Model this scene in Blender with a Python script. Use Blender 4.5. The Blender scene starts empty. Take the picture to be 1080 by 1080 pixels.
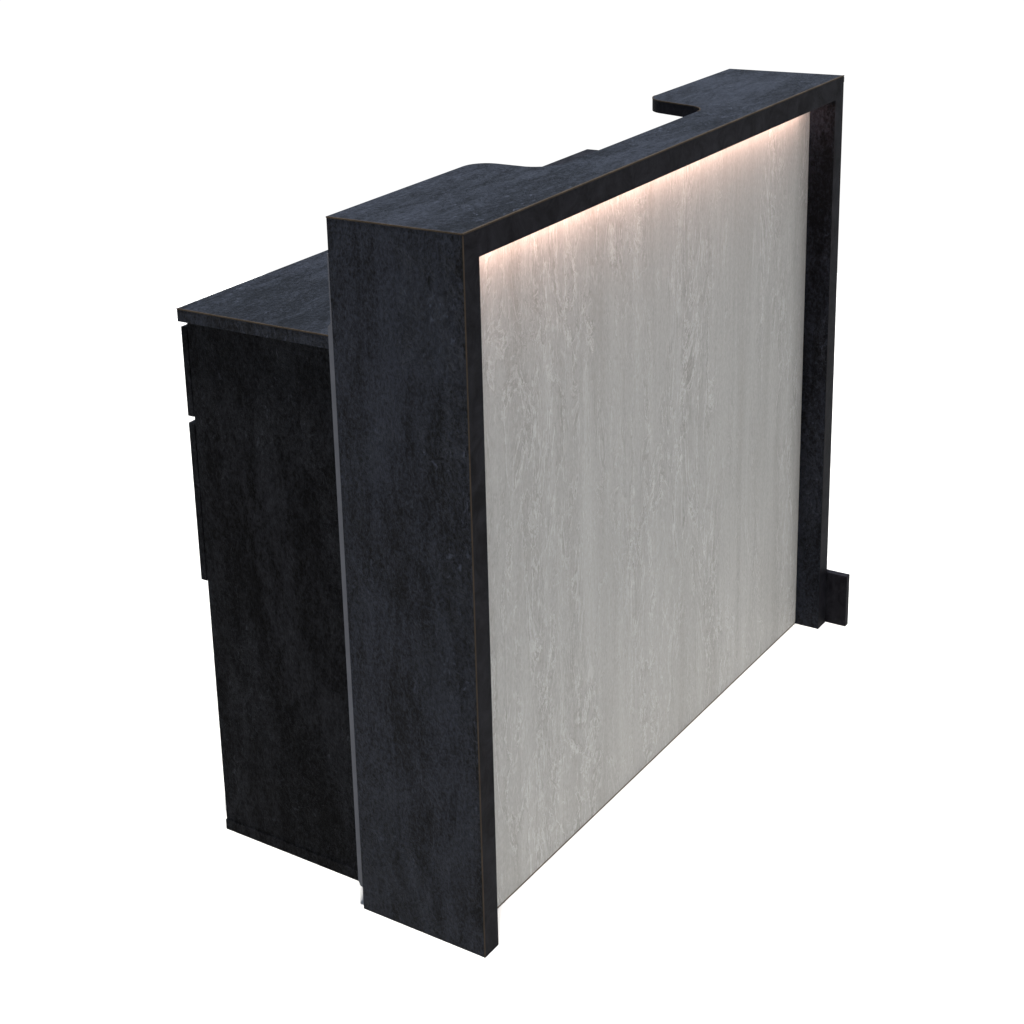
import bpy, bmesh, math
from mathutils import Matrix, Vector

S = bpy.context.scene
C = S.collection

# ------------------------------------------------------------------ camera
cam_d = bpy.data.cameras.new('camera')
cam = bpy.data.objects.new('camera', cam_d)
C.objects.link(cam)
cam_d.sensor_fit = 'HORIZONTAL'
cam_d.sensor_width = 36.0
cam_d.lens = 1891.13 / 1080.0 * 36.0
cam_d.shift_x = (540.0 - 352.18) / 1080.0
cam_d.shift_y = (359.62 - 540.0) / 1080.0
cam_d.clip_start = 0.05
cam_d.clip_end = 500.0
a, b, c = 1.26204554, 0.0517903635, -0.925389304
cam.matrix_world = (Matrix.Translation((-1.8717993, -1.23926349, 1.6780757))
                    @ Matrix.Rotation(c, 4, 'Z') @ Matrix.Rotation(b, 4, 'Y') @ Matrix.Rotation(a, 4, 'X'))
S.camera = cam

# ------------------------------------------------------------------ added light
W = bpy.data.worlds.new('World')
S.world = W
W.use_nodes = True
bg = W.node_tree.nodes['Background']
wt_ = W.node_tree
wc = wt_.nodes.new('ShaderNodeTexCoord')
wx = wt_.nodes.new('ShaderNodeSeparateXYZ')
wr = wt_.nodes.new('ShaderNodeMapRange')
wm = wt_.nodes.new('ShaderNodeMix')
wm.data_type = 'RGBA'
wr.inputs['From Min'].default_value = 0.0
wr.inputs['From Max'].default_value = 0.06
wm.inputs[6].default_value = (1.05, 1.05, 1.05, 1)      # added white below the horizon, fills in past the floor
wm.inputs[7].default_value = (0.62, 0.74, 0.97, 1)      # cool ambient added above, tints the tops blue
wt_.links.new(wc.outputs['Generated'], wx.inputs[0])
wt_.links.new(wx.outputs['Z'], wr.inputs['Value'])
wt_.links.new(wr.outputs[0], wm.inputs[0])
wt_.links.new(wm.outputs[2], bg.inputs['Color'])
bg.inputs['Strength'].default_value = 1.0

la = bpy.data.lights.new('added_overhead_lamp', 'AREA')  # added lamp: clips the floor to white and brightens upward faces
la.shape = 'DISK'
la.size = 9.0
la.spread = math.radians(4)
la.energy = 640.0
la.color = (0.97, 0.99, 1.0)
lo = bpy.data.objects.new('added_overhead_lamp', la)
aim = Vector((0.85, 0.527, 0)) * math.tan(math.radians(5.5)) + Vector((0, 0, -1))   # leans from behind the viewer
lo.location = Vector((0.7, 0.2, 0.4)) - aim * 5.6
lo.rotation_euler = aim.to_track_quat('-Z', 'Y').to_euler()
C.objects.link(lo)

S.view_settings.view_transform = 'Standard'
S.view_settings.look = 'None'
S.view_settings.exposure = 0.0
S.view_settings.gamma = 1.0
S.view_settings.use_curve_mapping = False
S.render.engine = 'CYCLES'

# ------------------------------------------------------------------ materials
class NT:
    def __init__(self, name):
        self.m = bpy.data.materials.new(name)
        self.m.use_nodes = True
        self.t = self.m.node_tree
        self.p = self.t.nodes['Principled BSDF']

    def n(self, kind, **kw):
        nd = self.t.nodes.new(kind)
        for k, v in kw.items():
            setattr(nd, k, v)
        return nd

    def l(self, o, i):
        self.t.links.new(o, i)

    def coord(self, scale, loc=(0, 0, 0)):
        tc = self.n('ShaderNodeTexCoord')
        mp = self.n('ShaderNodeMapping')
        mp.inputs['Scale'].default_value = scale
        mp.inputs['Location'].default_value = loc
        self.l(tc.outputs['Object'], mp.inputs['Vector'])
        return mp.outputs['Vector']

    def noise(self, vec, scale, detail=4, rough=0.55, dist=0.0):
        nd = self.n('ShaderNodeTexNoise')
        nd.inputs['Scale'].default_value = scale
        nd.inputs['Detail'].default_value = detail
        nd.inputs['Roughness'].default_value = rough
        nd.inputs['Distortion'].default_value = dist
        self.l(vec, nd.inputs['Vector'])
        return nd.outputs['Fac']

    def rng(self, v, a, b, c, d, smooth=False):
        nd = self.n('ShaderNodeMapRange')
        if smooth:
            nd.interpolation_type = 'SMOOTHSTEP'
        for k, x in zip(('From Min', 'From Max', 'To Min', 'To Max'), (a, b, c, d)):
            nd.inputs[k].default_value = x
        self.l(v, nd.inputs['Value'])
        return nd.outputs['Result']

    def math(self, op, a, b):
        nd = self.n('ShaderNodeMath', operation=op)
        for k, x in enumerate((a, b)):
            if isinstance(x, (int, float)):
                nd.inputs[k].default_value = x
            else:
                self.l(x, nd.inputs[k])
        return nd.outputs[0]

    def mix(self, f, ca, cb):
        nd = self.n('ShaderNodeMix', data_type='RGBA', clamp_factor=False)
        nd.inputs[6].default_value = (*ca, 1)
        nd.inputs[7].default_value = (*cb, 1)
        self.l(f, nd.inputs[0])
        return nd.outputs[2]

    def bump(self, h, strength, dist):
        nd = self.n('ShaderNodeBump')
        nd.inputs['Strength'].default_value = strength
        nd.inputs['Distance'].default_value = dist
        self.l(h, nd.inputs['Height'])
        self.l(nd.outputs['Normal'], self.p.inputs['Normal'])


def slate(name, along, lo, hi, loc=(0, 0, 0), spec=0.055):
    """anthracite stone-effect laminate, grain running along one axis"""
    q = NT(name)
    st = [1.0, 1.0, 1.0]
    st['xyz'.index(along)] = 0.42
    v = q.coord(st, loc)
    v2 = q.coord([1 if s == 1 else 0.5 for s in st], loc)
    v3 = q.coord([1 if k == 1 else 0.7 for k in st], loc)
    big = q.noise(v, 5.0, 7, 0.62, 0.9)
    mid = q.noise(v, 26, 7, 0.7, 1.6)
    fine = q.noise(v3, 210, 4, 0.7, 0.5)
    sv = [1.0, 1.0, 1.0]
    sv['xyz'.index(along)] = 0.14
    long_ = q.noise(q.coord(sv, loc), 22, 5, 0.62, 0.6)
    grit = q.noise(v2, 520, 2, 0.5)
    patch = q.rng(q.noise(v, 8.0, 4, 0.6, 0.5), 0.44, 0.62, 0, 1, True)
    t = q.math('ADD', q.math('MULTIPLY', big, 0.42), q.math('MULTIPLY', mid, 0.28))
    t = q.math('ADD', t, q.math('MULTIPLY', long_, 0.30))
    t = q.rng(t, 0.40, 0.61, 0.00, 0.58, True)
    t = q.math('ADD', t, q.rng(fine, 0.36, 0.64, -0.32, 0.32))
    # pale flakes and wandering ridges, gathered in patches
    rid = q.math('ABSOLUTE', q.math('SUBTRACT', q.noise(v3, 30, 6, 0.68, 2.4), 0.5), 0)
    rid = q.math('MULTIPLY', q.rng(rid, 0.0, 0.035, 1, 0), patch)
    fl = q.math('MULTIPLY', q.rng(q.noise(v3, 105, 3, 0.6, 0.8), 0.6, 0.72, 0, 1, True), patch)
    t = q.math('ADD', t, q.math('MULTIPLY', rid, 0.34))
    t = q.math('ADD', t, q.math('MULTIPLY', fl, 1.10))
    t = q.math('MAXIMUM', t, 0.0)
    col = q.mix(t, lo, hi)
    q.l(col, q.p.inputs['Base Color'])
    h = q.math('ADD', q.math('MULTIPLY', fine, 0.8), q.math('MULTIPLY', grit, 0.3))
    h = q.math('ADD', h, q.math('MULTIPLY', mid, 0.25))
    h = q.math('ADD', h, q.math('MULTIPLY', rid, 0.6))
    q.bump(h, 0.7, 0.003)
    q.l(q.rng(mid, 0.3, 0.7, 0.62, 0.46), q.p.inputs['Roughness'])
    q.p.inputs['Specular IOR Level'].default_value = spec
    return q.m


def edge_band():
    q = NT('black edge banding')
    f = q.noise(q.coord((0.5, 1, 0.5)), 45, 7, 0.72, 0.8)
    f = q.rng(f, 0.34, 0.66, 0, 1)
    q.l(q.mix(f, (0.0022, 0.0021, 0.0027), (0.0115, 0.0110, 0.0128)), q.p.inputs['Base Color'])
    q.bump(f, 0.25, 0.0008)
    q.p.inputs['Roughness'].default_value = 0.55
    q.p.inputs['Specular IOR Level'].default_value = 0.02
    return q.m


def travertine():
    q = NT('pale grey stone effect laminate')
    v = q.coord((1, 1, 0.13))
    def lines(src, level, width):
        w = q.math('ABSOLUTE', q.math('SUBTRACT', src, level), 0)
        return q.rng(w, 0.0, width, 1, 0, True)

    band = q.noise(q.coord((1, 1, 0.05), (3, 0, 1)), 17, 5, 0.6, 0.25)
    streak = q.noise(q.coord((1, 1, 0.07), (7, 0, 0)), 48, 4, 0.65, 0.4)
    cloud = q.noise(v, 6, 6, 0.6, 0.7)
    vq = q.coord((1, 1, 0.5), (1.4, 0, 2.2))
    grain = q.noise(vq, 230, 3, 0.65, 0.4)
    where = q.rng(q.noise(q.coord((1, 1, 0.22), (5, 0, 3)), 8, 4, 0.6, 0.5), 0.42, 0.56, 0, 1, True)
    # broken upright veins, each a pale ridge beside a dark flank
    n1 = q.noise(q.coord((1, 1, 0.30), (0.4, 0, 0.2)), 13, 8, 0.70, 1.0)
    n1b = q.noise(q.coord((1, 1, 0.24), (4.4, 0, 1.2)), 25, 7, 0.66, 0.8)
    vein = q.math('MULTIPLY', lines(n1, 0.50, 0.020), where)
    flank = q.math('MULTIPLY', lines(n1, 0.470, 0.018), where)
    gate = q.rng(cloud, 0.41, 0.55, 0, 1, True)
    vein2 = q.math('MULTIPLY', lines(n1b, 0.53, 0.014), gate)
    flank2 = q.math('MULTIPLY', lines(n1b, 0.506, 0.014), gate)
    # small plaster flakes gathered round the veins
    n2 = q.noise(q.coord((1, 1, 0.42), (2.4, 0, 5.2)), 62, 5, 0.66, 1.0)
    flake = q.math('MULTIPLY', q.rng(n2, 0.55, 0.64, 0, 1, True), where)
    pit = q.math('MULTIPLY', q.rng(n2, 0.36, 0.44, 1, 0, True), where)
    t = q.math('ADD', q.math('MULTIPLY', band, 0.5), q.math('MULTIPLY', streak, 0.3))
    t = q.math('ADD', t, q.math('MULTIPLY', cloud, 0.2))
    t = q.rng(t, 0.36, 0.64, 0.10, 0.76)
    for x, k in ((vein, 0.78), (flank, -0.40), (vein2, 0.50), (flank2, -0.28), (flake, 0.36), (pit, -0.18)):
        t = q.math('ADD', t, q.math('MULTIPLY', x, k))
    t = q.math('ADD', t, q.rng(grain, 0.34, 0.66, -0.20, 0.20))
    q.l(q.mix(t, (0.244, 0.229, 0.201), (0.366, 0.347, 0.312)), q.p.inputs['Base Color'])
    h = q.math('ADD', q.math('MULTIPLY', streak, 0.12), q.math('MULTIPLY', grain, 0.3))
    h = q.math('ADD', h, q.math('MULTIPLY', vein, 0.6))
    h = q.math('ADD', h, q.math('MULTIPLY', vein2, 0.4))
    h = q.math('ADD', h, q.math('MULTIPLY', flake, 0.4))
    q.bump(h, 0.36, 0.0022)
    q.p.inputs['Roughness'].default_value = 0.6
    q.p.inputs['Specular IOR Level'].default_value = 0.15
    return q.m


def plain(name, col, rough=0.5, spec=0.2, metal=0.0, var=0.12, scale=60):
    q = NT(name)
    f = q.noise(q.coord((1, 1, 1)), scale, 4, 0.6)
    q.l(q.mix(f, tuple(x * (1 - var) for x in col), tuple(x * (1 + var) for x in col)), q.p.inputs['Base Color'])
    q.p.inputs['Roughness'].default_value = rough
    q.p.inputs['Specular IOR Level'].default_value = spec
    q.p.inputs['Metallic'].default_value = metal
    return q.m


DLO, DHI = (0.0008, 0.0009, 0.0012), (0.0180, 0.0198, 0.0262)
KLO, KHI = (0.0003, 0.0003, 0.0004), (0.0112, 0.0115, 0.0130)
M_TOP = slate('anthracite laminate lengthwise', 'x', DLO, DHI)
M_END = slate('anthracite laminate upright', 'z', DLO, DHI, (0.7, 0.3, 0.1))
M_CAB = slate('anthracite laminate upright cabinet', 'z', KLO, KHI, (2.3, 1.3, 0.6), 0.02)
M_EDGE = edge_band()
M_STONE = travertine()
M_CORE = plain('brown board core', (0.030, 0.0215, 0.014), 0.7, 0.05, var=0.7, scale=22)
M_GREY = plain('grey jointing profile', (0.060, 0.060, 0.065), 0.6, 0.1, var=0.25, scale=25)
M_FLOOR = plain('white studio floor', (0.43, 0.41, 0.38), 0.9, 0.0, var=0.01, scale=3)

q = NT('warm white led strip')
q.p.inputs['Base Color'].default_value = (0.8, 0.75, 0.7, 1)
q.p.inputs['Emission Color'].default_value = (1.0, 0.66, 0.58, 1)
q.p.inputs['Emission Strength'].default_value = 35.0
M_LED = q.m

# ------------------------------------------------------------------ mesh helpers
def finish(name, bm, mats, parent=None, bevel=0.0):
    bmesh.ops.recalc_face_normals(bm, faces=bm.faces)
    me = bpy.data.meshes.new(name)
    bm.to_mesh(me)
    bm.free()
    for m in (mats if isinstance(mats, (list, tuple)) else [mats]):
        me.materials.append(m)
    o = bpy.data.objects.new(name, me)
    C.objects.link(o)
    if parent:
        o.parent = parent
    if bevel:
        bv = o.modifiers.new('bevel', 'BEVEL')
        bv.width = bevel
        bv.segments = 2
        bv.limit_method = 'ANGLE'
        bv.angle_limit = math.radians(50)
    return o


def prism(bm, pts, axis, lo, hi):
    """extrude a 2-D polygon along an axis; pts are the two other coordinates in xyz order"""
    def v(p, h):
        r = list(p)
        r.insert('xyz'.index(axis), h)
        return bm.verts.new(r)
    A = [v(p, lo) for p in pts]
    B = [v(p, hi) for p in pts]
    fs = [bm.faces.new(A), bm.faces.new(B)]
    n = len(pts)
    for i in range(n):
        fs.append(bm.faces.new((A[i], A[(i + 1) % n], B[(i + 1) % n], B[i])))
    return A, B, fs


def box(bm, x0, x1, y0, y1, z0, z1):
    return prism(bm, [(x0, y0), (x1, y0), (x1, y1), (x0, y1)], 'z', z0, z1)


def faces_to(bm, test, idx):
    bm.normal_update()
    bmesh.ops.recalc_face_normals(bm, faces=bm.faces)
    for f in bm.faces:
        if test(f.normal, f.calc_center_median()):
            f.material_index = idx


# ------------------------------------------------------------------ dimensions (metres)
H, L = 1.10, 1.2687
D1 = 0.2215           # depth of the end panels and wings
R = 0.0474            # set-back of the pale front
T = 0.0367            # end panel thickness
TB = 0.0222           # top board
TT = 0.0394           # height of the front rail
WZ = 0.9103           # worktop height
E_ = 0.0004

# ------------------------------------------------------------------ setting
bm = bmesh.new()
N = 96
vs = [bm.verts.new((0.6 + 3.1 * math.cos(2 * math.pi * i / N), 0.5 + 3.1 * math.sin(2 * math.pi * i / N), 0)) for i in range(N)]
bm.faces.new(vs)
fl = finish('floor', bm, M_FLOOR)
fl['kind'] = 'structure'

# ------------------------------------------------------------------ the desk
desk = bpy.data.objects.new('reception_desk', None)
C.objects.link(desk)
desk['label'] = 'black stone-effect reception desk with pale grey front panel lit along its top edge'
desk['category'] = 'reception desk'


def arc(cx, cy, r, a0, a1, n=9):
    return [(cx + r * math.cos(math.radians(a0 + (a1 - a0) * i / n)),
             cy + r * math.sin(math.radians(a0 + (a1 - a0) * i / n))) for i in range(n + 1)]

# raised counter top: two deep wings joined by a narrow shelf
WD, ND = 0.2225, 0.0915
out = [(0, 0), (L, 0), (L, D1 + .003)]
out += arc(0.970, WD + .0035 - 0.046, 0.046, 90, 166)        # right wing, outer corner
out += arc(0.860, ND + 0.047, 0.047, -14, -90)                # right wing, inner hollow
out += arc(0.428, ND + 0.050, 0.050, 270, 188)                # left wing, inner hollow
out += arc(0.343, WD - 0.036, 0.036, 0, 90)                   # left wing, outer corner
out += [(0, D1)]
bm = bmesh.new()
A, B, fs = prism(bm, out, 'z', H - TB, H)
for v in A:                                                   # mitred ends
    if abs(v.co.x) < 1e-6:
        v.co.x = TB
    if abs(v.co.x - L) < 1e-6:
        v.co.x = L - TB
faces_to(bm, lambda n, c: abs(n.z) < 0.4, 1)
top = finish('counter_top', bm, [M_TOP, M_EDGE], desk)

# brown board core showing as a hairline round the top's edges
bm = bmesh.new()
sw = 0.0013
def hair(bm, pts, off, dz=(-0.0017, 0.0003)):
    for (p, q_) in zip(pts[:-1], pts[1:]):
        d = Vector((q_[0] - p[0], q_[1] - p[1]))
        n = Vector((d.y, -d.x)).normalized() * off
        prism(bm, [(p[0] - n.x * 3, p[1] - n.y * 3), (q_[0] - n.x * 3, q_[1] - n.y * 3),
                   (q_[0] + n.x, q_[1] + n.y), (p[0] + n.x, p[1] + n.y)], 'z', H + dz[0], H + dz[1])
hair(bm, [(0.0, 0), (L, 0)], 2 * E_)
hair(bm, [(0, D1), (0, 0)], E_)
i0 = 3
tab = out[3:3 + 20]
hair(bm, tab, E_)
finish('edge_line', bm, M_CORE, top)

# end panels
for x0, x1, mit in ((0, T, 0), (L - T, L, 1)):
    bm = bmesh.new()
    if mit == 0:
        prof = [(0, 0), (T, 0), (T, H - TB - .0002), (TB, H - TB - .0002), (0.0001, H - .0002)]
    else:
        prof = [(L, 0), (L - T, 0), (L - T, H - TB - .0002), (L - TB, H - TB - .0002), (L - .0001, H - .0002)]
    prism(bm, prof, 'y', 0.0, D1 - .0005)
    faces_to(bm, lambda n, c: abs(n.y) > 0.5, 1)
    p = finish('end_panel', bm, [M_END, M_EDGE], desk)
    bm = bmesh.new()
    if mit == 0:
        box(bm, -E_, 0.0008, -2 * E_, 0.0008, 0.001, H - .003)
    else:
        box(bm, L - 0.0006, L + .0001, -2 * E_, 0.0006, H - .012, H - .003)
    finish('edge_line', bm, M_CORE, p)

# front rail under the top, hiding the light strip
bm = bmesh.new()
box(bm, T + .0003, L - T - .0003, 0.0, 0.018, H - TT, H - TB - .0003)
finish('front_rail', bm, M_EDGE, desk)
# front face of the top board continues the rail: closing strip behind it
bm = bmesh.new()
box(bm, T + .0003, L - T - .0003, R + .0195, R + .040, H - TT - .02, H - TB - .0003)
finish('top_batten', bm, M_EDGE, desk)

bm = bmesh.new()
e = 0.0010
prism(bm, [(e, 0.0004), (T, 0.0004), (T, H - TT), (L - T, H - TT), (L - T, 0.0004), (L - e, 0.0004),
           (L - e, H - .0019), (e, H - .0019)], 'y', -0.0006, -0.0001)
finish('front_edging', bm, M_EDGE, desk)

# pale stone-effect front, set back between the end panels
bm = bmesh.new()
box(bm, T + .0003, L - T - .0003, R, R + .019, 0.0035, H - TB - .0006)
fp = finish('front_panel', bm, M_STONE, desk)
bm = bmesh.new()
box(bm, T + .0005, L - T - .0005, R + .0004, R + .0186, 0.0, 0.0033)
finish('bottom_edge', bm, plain('warm brown board edge', (0.12, 0.085, 0.06), 0.7, 0.05, var=0.4), fp)

# led strip in a slim profile under the top
bm = bmesh.new()
box(bm, T + .004, L - T - .045, R - .026, R - .012, H - TT + .003, H - TB - .0010)
led = finish('led_strip', bm, M_LED, desk)

# rear board of the upstand
bm = bmesh.new()
box(bm, T + .0003, L - T - .0003, 0.0710, 0.0890, 0.0, H - TB - .0005)
finish('rear_panel', bm, M_END, desk)

# lower worktop on the staff side
bm = bmesh.new()
WX0, WX1, WY1 = 0.0470, 1.3090, 0.5550
SX = 0.930                                                    # worktop split here, far end coloured black for shade
prism(bm, [(WX0, 0.2226), (WX0, WY1), (SX, WY1), (SX, 0.0895), (T + .001, 0.0895), (T + .001, 0.2226)], 'z', WZ - 0.0205, WZ)
faces_to(bm, lambda n, c: abs(n.z) < 0.5, 1)
wt = finish('worktop', bm, [M_TOP, M_END], desk)
bm = bmesh.new()
box(bm, WX0 - E_, WX0 + .0012, 0.2230, WY1 + E_, WZ - .0016, WZ + .0003)
finish('edge_line', bm, M_CORE, wt)

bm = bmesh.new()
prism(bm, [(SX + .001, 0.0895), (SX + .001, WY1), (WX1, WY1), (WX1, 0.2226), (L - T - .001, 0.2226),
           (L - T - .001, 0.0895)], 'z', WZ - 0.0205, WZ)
finish('worktop_shaded_end', bm, M_EDGE, desk)  # far end of the same worktop, its shade painted in as black

# drawer cabinet carrying the worktop at one end
CX0, CX1, CY0, CY1, CZ = 0.0551, 0.4700, 0.2230, 0.5435, WZ - 0.0207
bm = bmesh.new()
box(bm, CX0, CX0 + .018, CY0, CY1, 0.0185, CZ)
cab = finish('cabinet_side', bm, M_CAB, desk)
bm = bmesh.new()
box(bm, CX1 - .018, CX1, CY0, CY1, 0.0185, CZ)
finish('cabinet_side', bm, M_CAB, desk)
bm = bmesh.new()
box(bm, CX0 - .0015, CX1 + .0015, CY0, CY1 + .0012, 0.0, 0.0183)
finish('cabinet_base', bm, M_CAB, desk)
bm = bmesh.new()
box(bm, CX0 + .0182, CX1 - .0182, CY0, CY0 + .012, 0.0185, CZ)
finish('cabinet_back', bm, M_CAB, desk)
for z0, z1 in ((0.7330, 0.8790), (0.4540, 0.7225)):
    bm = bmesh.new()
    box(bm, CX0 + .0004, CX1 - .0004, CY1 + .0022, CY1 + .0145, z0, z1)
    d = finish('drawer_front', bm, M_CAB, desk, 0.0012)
    bm = bmesh.new()
    box(bm, CX0 + .0300, CX1 - .0300, CY0 + .05, CY1 + .0028, z0 + .02, z1 - .03)
    finish('drawer_box', bm, M_EDGE, d)
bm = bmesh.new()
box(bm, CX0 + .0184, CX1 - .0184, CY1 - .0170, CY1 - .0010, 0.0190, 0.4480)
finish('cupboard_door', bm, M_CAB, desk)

# board that carries the worktop at the other end
bm = bmesh.new()
box(bm, 1.2850, 1.3030, 0.2230, CY1, 0.0, CZ)
finish('support_panel', bm, M_CAB, desk)

# grey profile covering the joint between upstand and cabinet
bm = bmesh.new()
prism(bm, [(D1 + .0002, .036), (D1 + .0060, .036), (D1 + .0100, .044), (D1 + .0100, WZ + .030), (D1 + .0045, WZ + .036),
           (D1 + .0045, 1.046), (D1 + .0002, 1.046)], 'x', 0.0035, 0.0180)
finish('joint_profile', bm, M_GREY, desk)

# low foot board at the far end, sticking out past the front
bm = bmesh.new()
box(bm, L + .0006, L + .0150, -0.0415, D1, 0.0, 0.1090)
faces_to(bm, lambda n, c: abs(n.y) > 0.5, 1)
finish('foot_board', bm, [M_EDGE, M_EDGE], desk, 0.0010)
